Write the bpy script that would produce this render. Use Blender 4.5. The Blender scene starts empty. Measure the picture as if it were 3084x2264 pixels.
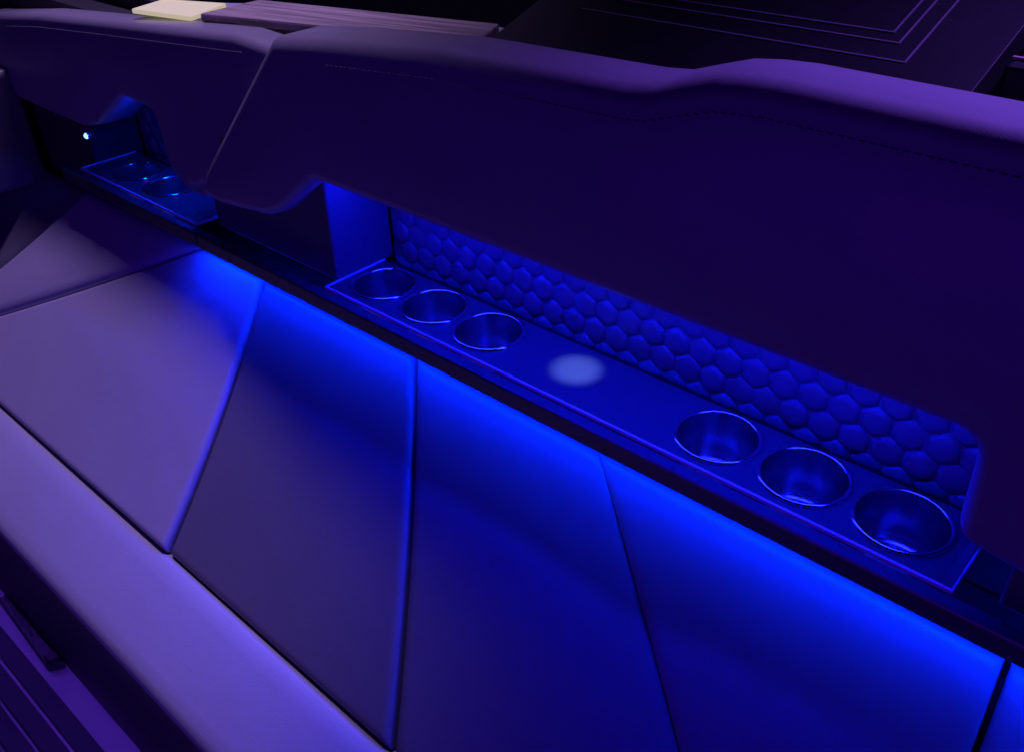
import bpy, bmesh, math, random
from mathutils import Vector, Matrix
from mathutils.geometry import delaunay_2d_cdt
random.seed(7)
S = bpy.context.scene
COL = S.collection
Z0 = 0.92                      # height of the cup-holder ledge above the boat's floor

# ------------------------------------------------------------------ camera
yaw, pitch, roll = (math.radians(a) for a in (-42.72, 34.0, -1.52))
fwd = Vector((math.sin(yaw)*math.cos(pitch), math.cos(yaw)*math.cos(pitch), -math.sin(pitch)))
right0 = Vector((math.cos(yaw), -math.sin(yaw), 0))
up0 = right0.cross(fwd)
right = math.cos(roll)*right0 + math.sin(roll)*up0
up = -math.sin(roll)*right0 + math.cos(roll)*up0
cd = bpy.data.cameras.new('camera'); cam = bpy.data.objects.new('camera', cd); COL.objects.link(cam)
m = Matrix.Identity(4)
for i in range(3):
    m[i][0] = right[i]; m[i][1] = up[i]; m[i][2] = -fwd[i]
m[0][3], m[1][3], m[2][3] = 0, 0, 0.6024 + Z0
cam.matrix_world = m
cd.sensor_width = 36; cd.lens = 36*904.4/1024; cd.clip_start = 0.01; cd.clip_end = 200
S.camera = cam

# ------------------------------------------------------------------ world (night), lamps, exposure
w = bpy.data.worlds.new('World'); S.world = w; w.use_nodes = True
bg = w.node_tree.nodes['Background']
bg.inputs[0].default_value = (0.16, 0.07, 0.5, 1); bg.inputs[1].default_value = 0.006

def lamp(name, kind, loc, target, energy, color, **kw):
    l = bpy.data.lights.new(name, kind); l.energy = energy; l.color = color
    for k, v in kw.items(): setattr(l, k, v)
    o = bpy.data.objects.new(name, l); COL.objects.link(o)
    o.location = (loc[0], loc[1], loc[2] + Z0)
    d = Vector(target) - Vector(loc)
    o.rotation_euler = d.to_track_quat('-Z', 'Y').to_euler()
    return o
LAV = (0.35, 0.22, 0.70)
# the boat's overhead tower lamps, out of view above the seating
lamp('tower_lamp', 'SPOT', (-1.75, 1.45, 3.2), (-1.34, 0.36, -0.40), 720, LAV, spot_size=math.radians(28), spot_blend=0.7, shadow_soft_size=0.22)
lamp('tower_lamp', 'SPOT', (0.35, 1.75, 1.7), (0.02, 0.71, 0.37), 310, (0.24, 0.085, 1.0), spot_size=math.radians(48), spot_blend=1.0, shadow_soft_size=0.1)

# unseen blue fill added behind the camera to lift the dark bolster faces
lamp('blue_fill', 'AREA', (-0.3, -1.7, 0.0), (-0.4, 0.6, 0.1), 10, (0.11, 0.0, 1.0), shape='RECTANGLE', size=3.0, size_y=0.06)

S.view_settings.view_transform = 'Standard'; S.view_settings.look = 'None'
S.view_settings.exposure = 0; S.view_settings.gamma = 1; S.view_settings.use_curve_mapping = False
S.render.engine = 'CYCLES'
S.cycles.use_denoising = True
S.cycles.max_bounces = 8; S.cycles.diffuse_bounces = 4; S.cycles.glossy_bounces = 4
S.cycles.sample_clamp_indirect = 4.0

# ------------------------------------------------------------------ materials
def mat(name, base, rough=0.5, metal=0.0, bump=0.0, scale=400, var=0.12, spec=0.5, kind='noise', emit=None, estr=0, coat=0, rvar=0.0):
    M = bpy.data.materials.new(name); M.use_nodes = True
    nt = M.node_tree; N = nt.nodes; L = nt.links
    b = N['Principled BSDF']
    b.inputs['Roughness'].default_value = rough; b.inputs['Metallic'].default_value = metal
    b.inputs['Specular IOR Level'].default_value = spec
    b.inputs['Coat Weight'].default_value = coat
    if emit:
        b.inputs['Emission Color'].default_value = (*emit, 1); b.inputs['Emission Strength'].default_value = estr
    tc = N.new('ShaderNodeTexCoord')
    n1 = N.new('ShaderNodeTexNoise'); n1.inputs['Scale'].default_value = 9; n1.inputs['Detail'].default_value = 5
    L.new(tc.outputs['Object'], n1.inputs['Vector'])
    mx = N.new('ShaderNodeMix'); mx.data_type = 'RGBA'
    mx.inputs[6].default_value = (*[c*(1-var) for c in base], 1); mx.inputs[7].default_value = (*[min(1, c*(1+var)) for c in base], 1)
    L.new(n1.outputs['Fac'], mx.inputs[0]); L.new(mx.outputs[2], b.inputs['Base Color'])
    if rvar:
        n3 = N.new('ShaderNodeTexNoise'); n3.inputs['Scale'].default_value = 23; n3.inputs['Detail'].default_value = 6
        L.new(tc.outputs['Object'], n3.inputs['Vector'])
        mr = N.new('ShaderNodeMapRange'); mr.inputs[3].default_value = rough - rvar; mr.inputs[4].default_value = rough + rvar
        L.new(n3.outputs['Fac'], mr.inputs[0]); L.new(mr.outputs[0], b.inputs['Roughness'])
    if kind == 'voronoi':
        wv = N.new('ShaderNodeTexNoise'); wv.inputs['Scale'].default_value = 14; wv.inputs['Detail'].default_value = 3
        L.new(tc.outputs['Object'], wv.inputs['Vector'])
        bw = N.new('ShaderNodeBump'); bw.inputs['Strength'].default_value = 0.22; bw.inputs['Distance'].default_value = 0.006
        L.new(wv.outputs['Fac'], bw.inputs['Height'])
    if bump:
        if kind == 'voronoi':
            t = N.new('ShaderNodeTexVoronoi'); t.inputs['Scale'].default_value = scale; o = t.outputs['Distance']
        else:
            t = N.new('ShaderNodeTexNoise'); t.inputs['Scale'].default_value = scale; t.inputs['Detail'].default_value = 4; o = t.outputs['Fac']
        L.new(tc.outputs['Object'], t.inputs['Vector'])
        bp = N.new('ShaderNodeBump'); bp.inputs['Strength'].default_value = bump; bp.inputs['Distance'].default_value = 0.001
        L.new(o, bp.inputs['Height'])
        if kind == 'voronoi': L.new(bw.outputs[0], bp.inputs['Normal'])
        L.new(bp.outputs[0], b.inputs['Normal'])
    return M
M = {}
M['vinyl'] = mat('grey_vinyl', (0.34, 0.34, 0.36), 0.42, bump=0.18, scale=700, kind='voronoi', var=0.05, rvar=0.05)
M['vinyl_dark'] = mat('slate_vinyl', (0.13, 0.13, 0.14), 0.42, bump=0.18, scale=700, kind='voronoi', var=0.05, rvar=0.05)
M['bolster'] = mat('charcoal_vinyl', (0.20, 0.20, 0.21), 0.42, bump=0.07, scale=700, kind='voronoi', var=0.06, rvar=0.05)
M['quilt'] = mat('quilted_vinyl', (0.058, 0.058, 0.062), 0.5, bump=0.25, scale=600, kind='voronoi', var=0.08)
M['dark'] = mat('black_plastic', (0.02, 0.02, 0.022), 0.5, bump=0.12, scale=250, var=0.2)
M['gloss'] = mat('dark_gelcoat', (0.05, 0.05, 0.055), 0.28, bump=0.02, scale=60, var=0.1, rvar=0.06)
M['tray'] = mat('brushed_tray', (0.046, 0.046, 0.05), 0.34, metal=0.0, bump=0.06, scale=500, var=0.1, rvar=0.06)
M['panel'] = mat('fascia_panel', (0.065, 0.065, 0.07), 0.4, bump=0.05, scale=200, var=0.08)
M['cup'] = mat('cup_steel', (0.55, 0.55, 0.57), 0.24, metal=1, var=0.05, rvar=0.06)
M['steel'] = mat('stainless_steel', (0.85, 0.85, 0.87), 0.14, metal=1, bump=0.03, scale=300, var=0.06, rvar=0.05)
M['trim'] = mat('satin_trim', (0.7, 0.7, 0.75), 0.3, metal=0.2, bump=0.03, scale=300, var=0.06)
M['liner'] = mat('white_gelcoat', (0.45, 0.45, 0.46), 0.35, bump=0.03, scale=80, var=0.06, rvar=0.06)
M['deck'] = mat('charcoal_deck_foam', (0.07, 0.07, 0.08), 0.7, bump=0.4, scale=320, var=0.2)
M['blackpanel'] = mat('black_lid', (0.005, 0.0048, 0.005), 0.6, spec=0.2, bump=0.1, scale=150, var=0.25, rvar=0.08)
M['inlay'] = mat('pale_inlay', (0.16, 0.15, 0.17), 0.45, var=0.2, bump=0.1, scale=200)
M['led'] = mat('blue_led', (0.1, 0.1, 0.12), 0.4, emit=(0.0, 0.014, 1.0), estr=140)
M['led2'] = mat('blue_led_soft', (0.1, 0.1, 0.12), 0.4, emit=(0.003, 0.005, 1.0), estr=230)
M['led3'] = mat('blue_led_dim', (0.1, 0.1, 0.12), 0.4, emit=(0.0, 0.02, 1.0), estr=420)
M['floor_fill'] = mat('violet_floor_fill', (0.1, 0.1, 0.12), 0.4, emit=(0.16, 0.04, 1.0), estr=50)  # emission of the fill added for the floor
M['led5'] = mat('blue_led_faint', (0.1, 0.1, 0.12), 0.4, emit=(0.0, 0.012, 1.0), estr=90)
M['panel2'] = mat('divider_panel', (0.07, 0.07, 0.075), 0.4, bump=0.05, scale=200, var=0.08)
M['thread'] = mat('grey_thread', (0.12, 0.12, 0.13), 0.7)
M['warm'] = mat('cream_glow', (0.3, 0.28, 0.22), 0.4, emit=(1.0, 0.86, 0.55), estr=0.48)
M['bluelens'] = mat('blue_lamp_lens', (0.4, 0.5, 0.8), 0.2, emit=(0.12, 0.25, 1.0), estr=5)
# grey deck pad with long streaks of grain
gp = mat('streaked_grey_deck_pad', (0.30, 0.28, 0.30), 0.6, bump=0.25, scale=300, var=0.1); M['gpad'] = gp
nt = gp.node_tree; tcn = [n for n in nt.nodes if n.type == 'TEX_COORD'][0]
mp = nt.nodes.new('ShaderNodeMapping'); mp.inputs['Scale'].default_value = (1.2, 60, 20); mp.inputs['Rotation'].default_value = (0, 0, math.radians(-5))
ns = nt.nodes.new('ShaderNodeTexNoise'); ns.inputs['Scale'].default_value = 3; ns.inputs['Detail'].default_value = 5
cr = nt.nodes.new('ShaderNodeValToRGB'); cr.color_ramp.elements[0].position = 0.35; cr.color_ramp.elements[1].position = 0.65
cr.color_ramp.elements[0].color = (0.13, 0.11, 0.09, 1); cr.color_ramp.elements[1].color = (0.36, 0.31, 0.25, 1)
nt.links.new(tcn.outputs['Object'], mp.inputs[0]); nt.links.new(mp.outputs[0], ns.inputs['Vector']); nt.links.new(ns.outputs['Fac'], cr.inputs[0])
nt.links.new(cr.outputs[0], nt.nodes['Principled BSDF'].inputs['Base Color'])

# ------------------------------------------------------------------ object helpers
def link(name, mesh, parent=None, loc=(0, 0, 0)):
    o = bpy.data.objects.new(name, mesh); COL.objects.link(o)
    o.location = loc
    if parent: o.parent = parent
    return o
def obj(name, bm, material, parent=None, smooth=True, lift=True):
    """world-coordinate bmesh (ledge level = 0) -> one mesh object"""
    off = Vector((0, 0, Z0))
    if parent: off = off - parent.location
    if lift: bmesh.ops.translate(bm, verts=bm.verts, vec=off)
    bmesh.ops.recalc_face_normals(bm, faces=bm.faces)
    me = bpy.data.meshes.new(name); bm.to_mesh(me); bm.free()
    me.materials.append(material)
    if smooth:
        for p in me.polygons: p.use_smooth = True
    return link(name, me, parent)
def thing(name, label, cat, loc, group=None):
    o = bpy.data.objects.new(name, None); COL.objects.link(o)
    o.location = (loc[0], loc[1], loc[2] + Z0); o.empty_display_size = 0.05
    tag(o, label, cat, group); return o
def tag(o, label, cat, group=None):
    o['label'] = label; o['category'] = cat
    if group: o['group'] = group
    return o
def struct(o): o['kind'] = 'structure'; return o
def box(bm, x0, x1, y0, y1, z0, z1, bev=0.0, seg=2):
    b = bmesh.new()
    r = bmesh.ops.create_cube(b, size=1)
    for v in b.verts:
        v.co = Vector((x0 + (v.co.x+.5)*(x1-x0), y0 + (v.co.y+.5)*(y1-y0), z0 + (v.co.z+.5)*(z1-z0)))
    if bev: bmesh.ops.bevel(b, geom=b.edges[:], offset=bev, segments=seg, affect='EDGES', profile=0.5)
    t = bpy.data.meshes.new('tmp'); b.to_mesh(t); b.free(); bm.from_mesh(t); bpy.data.meshes.remove(t)
    return bm
def boxo(name, ext, material, parent=None, bev=0.002, seg=2):
    bm = bmesh.new(); box(bm, *ext, bev=bev, seg=seg)
    o = obj(name, bm, material, parent, smooth=False); return o
def lathe(bm, prof, seg=64, c=(0, 0, 0)):
    rings = []
    for r, z in prof:
        rings.append([bm.verts.new((c[0]+r*math.cos(2*math.pi*k/seg), c[1]+r*math.sin(2*math.pi*k/seg), c[2]+z)) for k in range(seg)])
    for a, b in zip(rings, rings[1:]):
        for k in range(seg):
            bm.faces.new((a[k], a[(k+1) % seg], b[(k+1) % seg], b[k]))
    return rings
def smoothstep(a, b, x):
    t = max(0, min(1, (x-a)/(b-a))); return t*t*(3-2*t)

# ------------------------------------------------------------------ setting: floor, hull liner, gunwale
bm = bmesh.new(); box(bm, -6, 3, -2.2, 1.1, -1.0, -0.92)
flo = struct(obj('floor', bm, M['liner'], smooth=False))
# charcoal foam planks laid on the floor (grooves between them)
for k in range(16):
    y1 = 0.222 - 0.0 - k*0.043
    bm = bmesh.new(); box(bm, -4.5, 1.5, y1-0.037, y1, -0.919, -0.911, bev=0.003)
    obj('plank', bm, M['deck'], flo, smooth=False)
bm = bmesh.new(); box(bm, -6, 3, 0.797, 0.83, -0.92, 0.285)
box(bm, -6, 3, .7465, .796, .182, .262)
struct(obj('hull_wall', bm, M['dark'], smooth=False))
def ztop(x): return ztop0(x) + .012
def ztop0(x):     # sheer line of the coaming
    pts = [(-3.0, .15), (-2.02, .218), (-1.70, .258), (-1.457, .279), (-1.10, .308), (-.957, .323), (-.717, .343), (-.479, .349),
           (-.45, .352), (-.42, .362), (-.385, .373), (-.34, .377), (0, .374), (2, .36)]
    for (a, za), (b, zb) in zip(pts, pts[1:]):
        if a <= x <= b:
            t = (x-a)/(b-a); return za + (zb-za)*t
    return pts[0][1] if x < pts[0][0] else pts[-1][1]
def zgun(x):     # the gunwale cap lies just under the bolster's top
    pts = [(-3.2, .12), (-2.02, .205), (-1.457, .268), (-.957, .304), (-.5, .316), (0, .336), (2, .34)]
    for (a, za), (b, zb) in zip(pts, pts[1:]):
        if a <= x <= b: return za + (zb-za)*(x-a)/(b-a)
    return pts[0][1] if x < pts[0][0] else pts[-1][1]
bm = bmesh.new(); rows = []
N = 60
for i in range(N+1):
    x = -3.1 + 4.6*i/N; z = zgun(x)
    prof = [(.747, z-.08), (.747, z-.012), (.752, z-.003), (.76, z), (.96, z-.004), (.985, z-.012), (1.0, z-.04), (1.02, z-.5)]
    rows.append([bm.verts.new((x, p[0], p[1])) for p in prof])
for a, b in zip(rows, rows[1:]):
    for k in range(len(a)-1): bm.faces.new((a[k], a[k+1], b[k+1], b[k]))
struct(obj('gunwale', bm, M['liner']))
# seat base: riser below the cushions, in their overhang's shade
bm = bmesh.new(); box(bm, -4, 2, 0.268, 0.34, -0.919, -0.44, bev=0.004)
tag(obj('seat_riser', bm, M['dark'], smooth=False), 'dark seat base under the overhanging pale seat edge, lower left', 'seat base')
# support board behind the cushions
bm = bmesh.new()
pts = [(.690, -.105), (.40, -.385), (.33, -.43), (.34, -.5), (.79, -.5), (.79, -.105)]
va = [bm.verts.new((-4, y, z)) for y, z in pts]; vb = [bm.verts.new((2, y, z)) for y, z in pts]
for k in range(6): bm.faces.new((va[k], va[(k+1) % 6], vb[(k+1) % 6], vb[k]))
bm.faces.new(va); bm.faces.new(vb)
struct(obj('seat_support', bm, M['dark'], smooth=False))

# ------------------------------------------------------------------ back cushions along the side
def prof(t):       # top under the ledge (t=0) to the crease above the seat edge (t=1)
    p0 = Vector((0, .672, -.062)); p1 = Vector((0, .364, -.357))
    sag = -0.010*4*t*(1-t)
    n = Vector((0, -.736, .677))
    return p0.lerp(p1, t) + n*sag
def pnorm(t):
    d = prof(min(1, t+.01)) - prof(max(0, t-.01)); d.normalize()
    return Vector((0, d.z, -d.y))
def cushion(name, label, xs, offs=(0, 0, 0, 0), puff=.010, edge=.022, nu=56, nv=56, group='back cushions along the bench', t0=0.0, t1=0.996, thick=.022, belly=.004, m='vinyl_dark', kl=1, kr=1):
    """xs = x at top-left, top-right, bottom-right, bottom-left; offs = how proud each corner stands"""
    xs = (xs[0]*1.028, xs[1]*1.028, xs[2], xs[3])
    def sp(n):
        return [0.5 - 0.5*math.cos(math.pi*k/n) if True else k/n for k in range(n+1)]
    us, vs = sp(nu), sp(nv)
    bm = bmesh.new(); grid = []; back = []
    Lt = 0.43*(t1-t0)
    for v in vs:
        t = t0 + (t1-t0)*v
        xl = xs[0]*(1-v) + xs[3]*v; xr = xs[1]*(1-v) + xs[2]*v
        slope_l = math.hypot(1, (xs[3]-xs[0])/Lt); slope_r = math.hypot(1, (xs[2]-xs[1])/Lt)
        ra, rb = [], []
        for u in us:
            x = xl + (xr-xl)*u
            W = max(xr-xl, 1e-4)
            dl, dr = u*W/slope_l, (1-u)*W/slope_r
            dt, db = v*Lt, (1-v)*Lt
            def e(d): 
                q = min(1, d/edge); return math.sqrt(max(0, 1-(1-q)**2))
            hgt = (1-kl*(1-e(dl)))*(1-kr*(1-e(dr)))*e(dt)*e(db)
            o = (offs[0]*(1-u)+offs[1]*u)*(1-v) + (offs[3]*(1-u)+offs[2]*u)*v
            bel = belly*math.sin(math.pi*u)*math.sin(math.pi*v)
            n = pnorm(t); c = prof(t); c = Vector((x, c.y, c.z))
            ra.append(bm.verts.new(c + n*(puff*hgt + o + bel - .004)))
            rb.append(bm.verts.new(c - n*thick))
        grid.append(ra); back.append(rb)
    for j in range(nv):
        for i in range(nu):
            bm.faces.new((grid[j][i], grid[j][i+1], grid[j+1][i+1], grid[j+1][i]))
    for j in range(nv):
        bm.faces.new((grid[j][0], grid[j+1][0], back[j+1][0], back[j][0]))
        bm.faces.new((grid[j][nu], back[j][nu], back[j+1][nu], grid[j+1][nu]))
    for i in range(nu):
        bm.faces.new((grid[0][i], back[0][i], back[0][i+1], grid[0][i+1]))
        bm.faces.new((grid[nv][i], grid[nv][i+1], back[nv][i+1], back[nv][i]))
    me_o = obj(name, bm, M[m])
    return tag(me_o, label, 'cushion', group)
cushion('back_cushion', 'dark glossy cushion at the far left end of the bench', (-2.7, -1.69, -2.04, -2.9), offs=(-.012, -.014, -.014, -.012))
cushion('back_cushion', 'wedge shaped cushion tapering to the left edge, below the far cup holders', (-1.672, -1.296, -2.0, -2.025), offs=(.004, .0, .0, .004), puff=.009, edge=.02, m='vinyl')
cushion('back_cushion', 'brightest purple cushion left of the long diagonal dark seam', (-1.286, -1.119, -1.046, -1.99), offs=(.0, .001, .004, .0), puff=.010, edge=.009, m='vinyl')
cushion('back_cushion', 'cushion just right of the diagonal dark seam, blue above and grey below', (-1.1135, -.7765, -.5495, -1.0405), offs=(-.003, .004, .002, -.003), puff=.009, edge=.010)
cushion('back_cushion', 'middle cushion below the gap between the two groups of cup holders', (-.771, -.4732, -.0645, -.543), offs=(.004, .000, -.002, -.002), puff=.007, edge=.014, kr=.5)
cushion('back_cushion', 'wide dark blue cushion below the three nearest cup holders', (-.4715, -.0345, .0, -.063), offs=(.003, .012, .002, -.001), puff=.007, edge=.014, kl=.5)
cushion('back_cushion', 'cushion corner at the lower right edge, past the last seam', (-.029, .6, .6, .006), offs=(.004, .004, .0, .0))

# pale padded seat edge below the back cushions
bm = bmesh.new()
sec = [(.400, -.395), (.372, -.366), (.3625, -.3595), (.353, -.3585), (.33, -.366), (.29, -.385), (.256, -.401), (.242, -.409), (.2345, -.417), (.2325, -.427), (.237, -.437), (.25, -.444), (.30, -.446), (.34, -.44)]
NX = 80; rows = []
for i in range(NX+1):
    x = -4 + 5.5*i/NX
    rows.append([bm.verts.new((x, y, z)) for y, z in sec])
for a, b in zip(rows, rows[1:]):
    for k in range(len(sec)): bm.faces.new((a[k], a[(k+1) % len(sec)], b[(k+1) % len(sec)], b[k]))
bm.faces.new(rows[0]); bm.faces.new(rows[-1])
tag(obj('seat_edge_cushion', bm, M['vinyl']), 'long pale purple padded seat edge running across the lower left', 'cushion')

# ------------------------------------------------------------------ ledge with cup holders
def plate(bm, x0, x1, y0, y1, z, cups, rad, half):
    """flat tray with round holes; each hole sits in its own cell"""
    edges = [x0]
    for c in cups: edges += [c-half, c+half]
    edges.append(x1)
    yc = CY
    def quad(a, b, c, d): bm.faces.new([bm.verts.new(p) for p in (a, b, c, d)])
    for k in range(0, len(edges), 2):
        a, b = edges[k], edges[k+1]
        if b - a > 1e-5: quad((a, y0, z), (b, y0, z), (b, y1, z), (a, y1, z))
    SEG = 64
    for c in cups:
        inner, outer = [], []
        angs = [2*math.pi*k/SEG for k in range(SEG)]
        angs += [math.atan2(sy, sx) % (2*math.pi) for sx, sy in ((half, y1-yc), (-half, y1-yc), (-half, y0-yc), (half, y0-yc))]
        angs = sorted(set(round(a, 7) for a in angs))
        for a in angs:
            ca, sa = math.cos(a), math.sin(a)
            s = 1e9
            if abs(ca) > 1e-9: s = min(s, half/abs(ca))
            if sa > 1e-9: s = min(s, (y1-yc)/sa)
            if sa < -1e-9: s = min(s, (y0-yc)/sa)
            inner.append(bm.verts.new((c+rad*ca, yc+rad*sa, z)))
            outer.append(bm.verts.new((c+s*ca, yc+s*sa, z)))
        n = len(angs)
        for k in range(n): bm.faces.new((inner[k], outer[k], outer[(k+1) % n], inner[(k+1) % n]))
    bmesh.ops.remove_doubles(bm, verts=bm.verts, dist=1e-5)
CY = 0.7108
CUPS = [-.8958, -.7954, -.6951, -.3582, -.2578, -.1574]
CUPS_L = [-1.575, -1.462]
def ledge(name, label, x0, x1, cups, bx0, bx1, mt='tray'):
    t = thing(name, label, 'ledge', ((x0+x1)/2, CY, -.03))
    bm = bmesh.new(); plate(bm, x0, x1, .6545, .762, 0.0, cups, .0432, .0498)
    o = obj('tray', bm, M[mt], t, smooth=False)
    md = o.modifiers.new('thick', 'SOLIDIFY'); md.thickness = .004; md.offset = -1
    boxo('lip', (bx0, bx1, .634, .6515, -.027, -.002), M['gloss'], t, bev=.003)
    boxo('back_channel', (bx0, bx1, .764, .7835, -.035, -.010), M['blackpanel'], t, bev=.001)
    bm = bmesh.new()
    box(bm, x0-.003, x1+.003, .6515, .6545, -.003, .0022, bev=.0007)
    obj('trim', bm, M['trim'], t, smooth=False)
    for xe in (x0-.003, x1):
        bm = bmesh.new(); box(bm, xe, xe+.003, .6546, .764, -.003, .0022, bev=.0007); obj('trim', bm, M['trim'], t, smooth=False)
    return t
ledge('cup_ledge', 'long dark ledge holding six steel cup holders below the large bolster', -.953, -.092, CUPS, -1.26, .6)
ledge('cup_ledge', 'short dark ledge holding two cup holders at the far left', -1.675, -1.29, CUPS_L, -1.72, -1.262, 'gloss')
# cup holders
pr_rim = [(.0425, -.004), (.0422, .0012), (.0430, .0032), (.0450, .0040), (.0470, .0032), (.0478, .0014), (.0478, .0003)]
pr_wall = [(.0424, .000), (.0418, -.004), (.0400, -.010), (.0385, -.048), (.0365, -.055), (.0310, -.0575)]
pr_floor = [(.0309, -.0575), (.0290, -.0555), (.0270, -.0575), (.0120, -.0578), (.0045, -.0578), (.0012, -.0578)]
def lmesh(name, pr, material):
    bm = bmesh.new(); r = lathe(bm, pr)
    if name == 'cup_floor': bm.faces.new(r[-1])
    bmesh.ops.recalc_face_normals(bm, faces=bm.faces)
    me = bpy.data.meshes.new(name); bm.to_mesh(me); bm.free(); me.materials.append(material)
    for p in me.polygons: p.use_smooth = True
    return me
cm = [('rim', lmesh('rim', pr_rim, M['steel'])), ('wall', lmesh('cup_wall', pr_wall, M['cup'])), ('bottom', lmesh('cup_floor', pr_floor, M['cup']))]
labs = ['steel cup holder at the left end of the long ledge, smallest of its six',
        'steel cup holder in the middle of the left group of three on the long ledge',
        'steel cup holder just left of the pale spot of light on the long ledge',
        'steel cup holder nearest right of the pale spot of light on the long ledge',
        'steel cup holder in the middle of the right group of three on the long ledge',
        'steel cup holder at the right end of the long ledge, largest and nearest of all',
        'gleaming cup holder on the far left ledge, the left one of two',
        'gleaming cup holder on the far left ledge, the right one of two']
for x, lab in zip(CUPS + CUPS_L, labs):
    t = thing('cup_holder', lab, 'cup holder', (x, CY, 0), 'steel cup holders')
    for nm, me in cm: link(nm, me, t)

# blocks that close the compartments, in front of the wall below the bolsters
boxo('divider_block', (-1.258, -.957, .676, .783, -.002, .160), M['panel2'], bev=.004, seg=3)
tag(bpy.data.objects['divider_block'], 'plain blue-lit block between the two cup holder recesses', 'panel')
b2 = boxo('divider_block', (-.056, .6, .664, .783, -.002, .160), M['panel'], bev=.004, seg=3)
tag(b2, 'plain dark block at the right edge past the last cup holder', 'panel')
b4 = boxo('divider_block', (-1.90, -1.679, .684, .783, -.06, .160), M['dark'], bev=.004, seg=3)
tag(b4, 'black block left of the far cup holders, under the left bolster', 'panel')
b3 = boxo('end_panel', (-2.5, -1.93, .30, .684, -.095, .135), M['vinyl_dark'], bev=.012, seg=4)
tag(b3, 'pale grey panel at the left edge below the far bolster', 'panel')

# quilted back panels with one puffed hexagon after another
R6 = 0.0196
def tuft_mesh():
    bm = bmesh.new()
    rings = []
    for s, d in ((1.0, 0.0), (.94, .0016), (.82, .0032), (.60, .0044), (.30, .0047)):
        ring = []
        for k in range(12):
            a = math.pi/6 + math.pi*k/6
            rr = 1.0 if k % 2 == 0 else math.cos(math.pi/6)
            rr = rr*(s) if s > .9 else s*(rr*.5 + .5*.94)
            ring.append(bm.verts.new((R6*rr*math.cos(a), -d, R6*rr*math.sin(a))))
        rings.append(ring)
    c = bm.verts.new((0, -.0044, 0))
    for a, b in zip(rings, rings[1:]):
        for k in range(12): bm.faces.new((a[k], a[(k+1) % 12], b[(k+1) % 12], b[k]))
    for k in range(12): bm.faces.new((rings[-1][k], rings[-1][(k+1) % 12], c))
    bmesh.ops.recalc_face_normals(bm, faces=bm.faces)
    me = bpy.data.meshes.new('tuft'); bm.to_mesh(me); bm.free(); me.materials.append(M['quilt'])
    for p in me.polygons: p.use_smooth = True
    return me
TM = tuft_mesh()
def quilt(label, x0, x1):
    t = thing('quilted_panel', label, 'panel', ((x0+x1)/2, .788, -.02))
    boxo('backing', (x0, x1, .7845, .7945, -.034, .165), M['quilt'], t, bev=.001)
    px = R6*math.sqrt(3); pz = R6*1.5
    j = 0; z = .014 - R6*1.5
    while z < .15:
        x = x0 + px*.55 + (px/2 if j % 2 else 0)
        while x < x1 - px*.45:
            o = link('tuft', TM, t, (x - t.location.x, .785 - t.location.y, z + Z0 - t.location.z))
            s = random.uniform(.98, 1.01); o.scale = (s*random.uniform(.97, 1.0), random.uniform(.7, 1.3), s*random.uniform(.97, 1.0))
            o.rotation_euler = (random.uniform(-.05, .05), random.uniform(-.09, .09), random.uniform(-.05, .05))
            x += px
        z += pz; j += 1
quilt('long hexagon quilted panel behind the six cup holders', -.956, -.058)
quilt('short hexagon quilted panel behind the far left cup holders', -1.677, -1.26)

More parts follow.
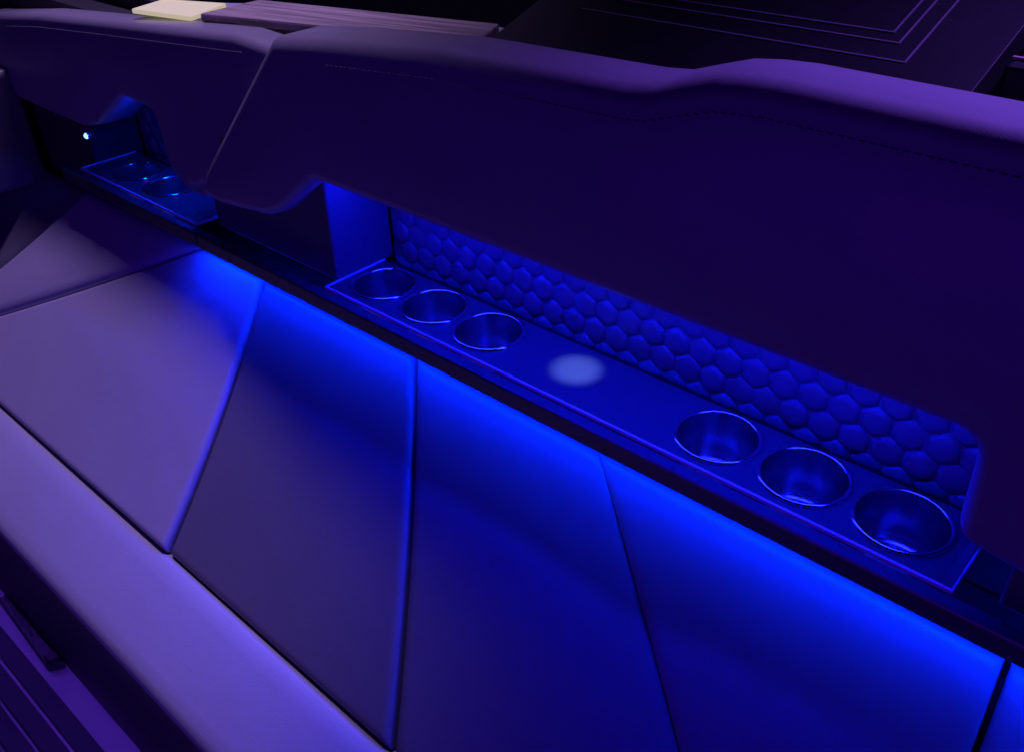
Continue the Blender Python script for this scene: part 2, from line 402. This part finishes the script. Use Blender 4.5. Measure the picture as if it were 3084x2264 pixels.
# ------------------------------------------------------------------ bolsters
def rounded(pts, seg=7):
    """pts: (x, z, radius) polygon -> dense outline"""
    out = []; n = len(pts)
    for k in range(n):
        p = Vector(pts[k][:2]); a = Vector(pts[k-1][:2]); b = Vector(pts[(k+1) % n][:2]); r = pts[k][2]
        if r <= 0: out.append(p); continue
        da = (a-p).normalized(); db = (b-p).normalized()
        ang = da.angle(db); d = min(r/math.tan(ang/2), .49*(a-p).length, .49*(b-p).length)
        s, e = p+da*d, p+db*d
        for q in range(seg+1):
            tt = q/seg; out.append((1-tt)**2*s + 2*tt*(1-tt)*p + tt*tt*e)
    res = []
    n = len(out)
    for k in range(n):
        a, b = out[k], out[(k+1) % n]; m_ = max(1, int((b-a).length/.03))
        for q in range(m_): res.append(a.lerp(b, q/m_))
    return res
def bolster(name, label, pts, y0, y1, r, lean, pad=.006, stitch=(-.90, .45)):
    F = y0/.643                      # the padded face stands proud of the blocks below it
    o2 = rounded([(p[0]*F, .6024-(.6024-p[1])*F, p[2]) for p in pts]); n = len(o2)
    area = sum(o2[k].x*o2[(k+1) % n].y - o2[(k+1) % n].x*o2[k].y for k in range(n))
    nrm = []
    for k in range(n):
        d = (o2[(k+1) % n]-o2[k-1]).normalized()
        nn = Vector((d.y, -d.x)) if area > 0 else Vector((-d.y, d.x)); nrm.append(nn)
    bm = bmesh.new(); rings = []
    def ring(inset, y):
        rg = []
        for k in range(n):
            p = o2[k] - nrm[k]*inset
            rg.append(bm.verts.new((p.x, min(y + lean*(p.y-.06), y1), p.y)))
        return rg
    for q in range(0, 9):
        a = math.pi/2*q/8
        rings.append(ring(r*(1-math.sin(a)), y0 + r*(1-math.cos(a))))
    rings.append(ring(0, y1))
    for a, b in zip(rings, rings[1:]):
        for k in range(n): bm.faces.new((a[k], a[(k+1) % n], b[(k+1) % n], b[k]))
    # padded front and flat back, meshed over a grid of inner points
    for rg, bulge in ((rings[0], pad), (rings[-1], 0)):
        loop = [Vector((v.co.x, v.co.z)) for v in rg]
        def dist(p):
            best = 9
            for k in range(n):
                a, b = loop[k], loop[(k+1) % n]; ab = b-a; L2 = ab.length_squared
                t_ = max(0, min(1, (p-a).dot(ab)/L2)) if L2 > 1e-12 else 0
                best = min(best, (p-a-ab*t_).length)
            return best
        def inside(p):
            c = False
            for k in range(n):
                a, b = loop[k], loop[k-1]
                if (a.y > p.y) != (b.y > p.y) and p.x < (b.x-a.x)*(p.y-a.y)/(b.y-a.y)+a.x: c = not c
            return c
        inner = []
        if bulge:
            xs_ = [v.x for v in loop]; zs_ = [v.y for v in loop]
            x = min(xs_)
            while x < max(xs_):
                z = min(zs_)
                while z < max(zs_):
                    p = Vector((x, z))
                    if inside(p) and dist(p) > .007: inner.append(p)
                    z += .014
                x += .02
        vs, es, fs, *_ = delaunay_2d_cdt(loop + inner, [(k, (k+1) % n) for k in range(n)], [], 1, 1e-6)
        nv = []
        for p in vs:
            yb = rg[0].co.y if not bulge else y0 + lean*(p.y-.06)
            d = dist(p) if bulge else 0
            nv.append(bm.verts.new((p.x, yb - bulge*(1-math.exp(-d/.03)), p.y)))
        for f in fs:
            try: bm.faces.new([nv[i] for i in f])
            except ValueError: pass
    bmesh.ops.remove_doubles(bm, verts=bm.verts, dist=2e-5)
    o = obj(name, bm, M['bolster'])
    # a row of stitches just below the rounded top edge
    sb = bmesh.new()
    x = stitch[0]
    while x < stitch[1]:
        z = .6024-(.6024-ztop(x/F))*F - r - .010
        yy = y0 + lean*(z-.06) - pad*(1-math.exp(-.010/.03)) - .0002
        box(sb, x, x+.0055, yy-.0007, yy+.0006, z-.0006, z+.0006, bev=.0003, seg=1)
        x += .0085
    so = obj('stitching', sb, M['thread']); so.parent = o
    return tag(o, label, 'bolster')
top_r = [(x, ztop(x), 0) for x in [-.93+.03*k for k in range(54)]]
ptsR = [(-1.272, .052, .04)] + [(-1.02, .326, .03)] + top_r[1:] + [(.70, .386, .02), (.70, .05, .02), (-.04, .0515, 0), (-.1035, .060, .024), (-.109, .156, .022),
        (-.95, .156, .028), (-1.030, .092, .03), (-1.068, .076, .03)]
bolster('side_bolster', 'large dark padded bolster with a scalloped cutout above the six cup holders', ptsR, .640, .745, .018, .10)
top_l = [(x, ztop(x)-.002, 0) for x in [-1.95+.05*k for k in range(18)]]
ptsL = [(-1.945, .098, .05), (-1.985, ztop(-1.985), .03)] + top_l[1:] + [(-.975, .312, .005), (-1.222, .064, .01), (-1.268, .064, .015), (-1.318, .090, .022), (-1.340, .172, .025),
        (-1.435, .178, .03), (-1.535, .112, .02), (-1.60, .096, .02)]
bl = bolster('side_bolster', 'dark padded bolster at the upper left, beyond the slanted joint', ptsL, .669, .745, .013, .10, stitch=(-1.9, -1.12))

# ------------------------------------------------------------------ light fittings
def strip(label, x0, x1, y0, y1, z, material, th=.003):
    t = thing('led_strip', label, 'light strip', ((x0+x1)/2, (y0+y1)/2, z), 'blue light strips')
    boxo('channel', (x0-.004, x1+.004, y0-.0015, y1+.0015, z-.0008, z+.0022), M['dark'], t, bev=0)
    boxo('diffuser', (x0, x1, y0, y1, z-th, z-.0009), material, t, bev=0)
    return t
strip('blue light strip under the lip of the long ledge, shining down on the cushions', -1.30, .45, .6450, .6515, -.030, M['led'])
strip('blue light strip under the large bolster, lighting the six cup holders', -.94, -.13, .690, .698, .1535, M['led2'])
strip('short blue light strip under the left bolster over the far cup holders', -1.48, -1.40, .715, .722, .1555, M['led3'])
strip('added violet fill strip hidden under the pale seat edge, lighting the floor', -3.6, .8, .244, .250, -.4515, M['floor_fill'])  # unseen strip added as fill for the floor the seat blocks
# pale spot on the ledge: a small down-light set into the underside of the bolster
PX, PY = -.556, .716
t = thing('down_light', 'small round blue lamp under the bolster casting the pale spot on the ledge', 'lamp', (PX, PY, .150))
bm = bmesh.new(); rg = lathe(bm, [(.014, .004), (.015, .001), (.0145, -.004), (.012, -.005), (.011, -.002)], 24, (PX, PY, .1535)); obj('bezel', bm, M['steel'], t)
bm = bmesh.new(); rg = lathe(bm, [(.0108, .001), (.006, .0015), (.001, .0016)], 24, (PX, PY, .1535)); obj('lens', bm, M['bluelens'], t)
lamp('down_light_beam', 'SPOT', (PX, PY, .147), (PX, PY, 0), 5.5, (.17, .27, .95), spot_size=math.radians(29), spot_blend=.9, shadow_soft_size=.004)
# bright little courtesy lamp at the left recess
t = thing('courtesy_lamp', 'tiny bright blue lamp under the left bolster', 'lamp', (-1.575, .652, .075))
bm = bmesh.new(); lathe(bm, [(.0055, 0), (.0065, .002), (.0065, .010)], 20); bmesh.ops.rotate(bm, verts=bm.verts, cent=(0, 0, 0), matrix=Matrix.Rotation(math.radians(90), 3, 'X'))
bmesh.ops.translate(bm, verts=bm.verts, vec=(-1.605, .640+.02, .078)); obj('bezel', bm, M['steel'], t)
bm = bmesh.new(); bmesh.ops.create_uvsphere(bm, u_segments=16, v_segments=10, radius=.0048)
bmesh.ops.translate(bm, verts=bm.verts, vec=(-1.605, .651, .078)); obj('lens', bm, M['bluelens'], t)

# ------------------------------------------------------------------ on the gunwale
def slab(name, corners, th, material, parent=None, bev=.004):
    bm = bmesh.new()
    a = [bm.verts.new(c) for c in corners]; b = [bm.verts.new((c[0], c[1], c[2]-th)) for c in corners]
    n = len(corners)
    bm.faces.new(a); bm.faces.new(b)
    for k in range(n): bm.faces.new((a[k], a[(k+1) % n], b[(k+1) % n], b[k]))
    bmesh.ops.recalc_face_normals(bm, faces=bm.faces)
    if bev: bmesh.ops.bevel(bm, geom=bm.edges[:], offset=bev, segments=2, affect='EDGES', profile=.5)
    return obj(name, bm, material, parent, smooth=False)
o = slab('deck_pad', [(-1.30, .742, .306), (-.775, .772, .340), (-.762, .790, .340), (-.792, .852, .340), (-1.30, .850, .308)], .012, M['gpad'], bev=.003)
tag(o, 'flat grey streaked pad lying on the gunwale behind the bolsters', 'deck pad')
t = thing('gunwale_slab', 'glowing cream slab on the gunwale at the upper left', 'lamp', (-1.41, .77, .282))
slab('base', [(-1.455, .735, .288), (-1.335, .750, .292), (-1.345, .80, .296), (-1.46, .775, .292)], .010, M['liner'], t, bev=.002)
slab('lens', [(-1.462, .718, .2965), (-1.322, .738, .2995), (-1.34, .814, .304), (-1.468, .78, .3005)], .0075, M['warm'], t, bev=.002)  # cream slab with a weak emission of its own

# black lid tilted on the gunwale, with inlaid border lines
th = math.radians(18); O = Vector((0, .80, .335)); ey = Vector((0, math.cos(th), math.sin(th))); en = Vector((0, -math.sin(th), math.cos(th)))
def lp(x, s, h=0): v = O + ey*s + en*h; return (x, v.y, v.z)
t = thing('hatch_lid', 'black tilted lid with pale inlaid border lines at the upper right', 'lid', (-.5, .80, .33))
def lbox(name, x0, x1, s0, s1, h0, h1, material, bev=.001):
    bm = bmesh.new(); box(bm, x0, x1, s0, s1, h0, h1, bev=bev)
    for v in bm.verts:
        v.co = Vector(lp(v.co.x, v.co.y, v.co.z))
    return obj(name, bm, material, t, smooth=False)
lbox('board', -.762, -.236, -.012, .62, -.03, 0, M['blackpanel'], bev=.001)
def border(xr, s0, wd):
    xl = -.762 + (-.236 - xr)
    lbox('inlay', xl, xr, s0, s0+wd, .0002, .0012, M['inlay'], bev=0)
    lbox('inlay', xr-wd, xr, s0+wd+.0003, .62-(s0+.012), .0002, .0012, M['inlay'], bev=0)
def sy(y): return (y-.80)/math.cos(th)
border(-.307, sy(.886), .0016); border(-.326, sy(.914), .0016); border(-.339, sy(.930), .0016)
# lower dark locker past the lid with a thin tan edge
t = thing('side_locker', 'dark locker with a thin tan edge at the upper right corner', 'locker', (.1, .95, .33))
boxo('body', (-.222, .7, .885, 1.4, .30, .376), M['blackpanel'], t, bev=.004)
boxo('edge_strip', (-.222, .7, .905, .909, .3765, .379), mat('tan_edge', (.42, .36, .26), .5, var=.15), t, bev=0)

# ------------------------------------------------------------------ latch on the floor at the seat base
t = thing('floor_latch', 'dark latch on the floor at the foot of the seat base, lower left', 'latch', (-1.65, .255, -.919))
slab('base_plate', [(-1.80, .266, -.900), (-1.80, .248, -.900), (-1.62, .240, -.900), (-1.535, .236, -.900), (-1.515, .266, -.900)], .019, M['gloss'], t, bev=.004)
slab('slot', [(-1.785, .262, -.8975), (-1.785, .257, -.8975), (-1.635, .250, -.8975), (-1.635, .256, -.8975)], .0022, M['dark'], t, bev=0)
slab('end_block', [(-1.552, .265, -.885), (-1.552, .241, -.885), (-1.526, .243, -.885), (-1.524, .265, -.885)], .0145, M['dark'], t, bev=.003)
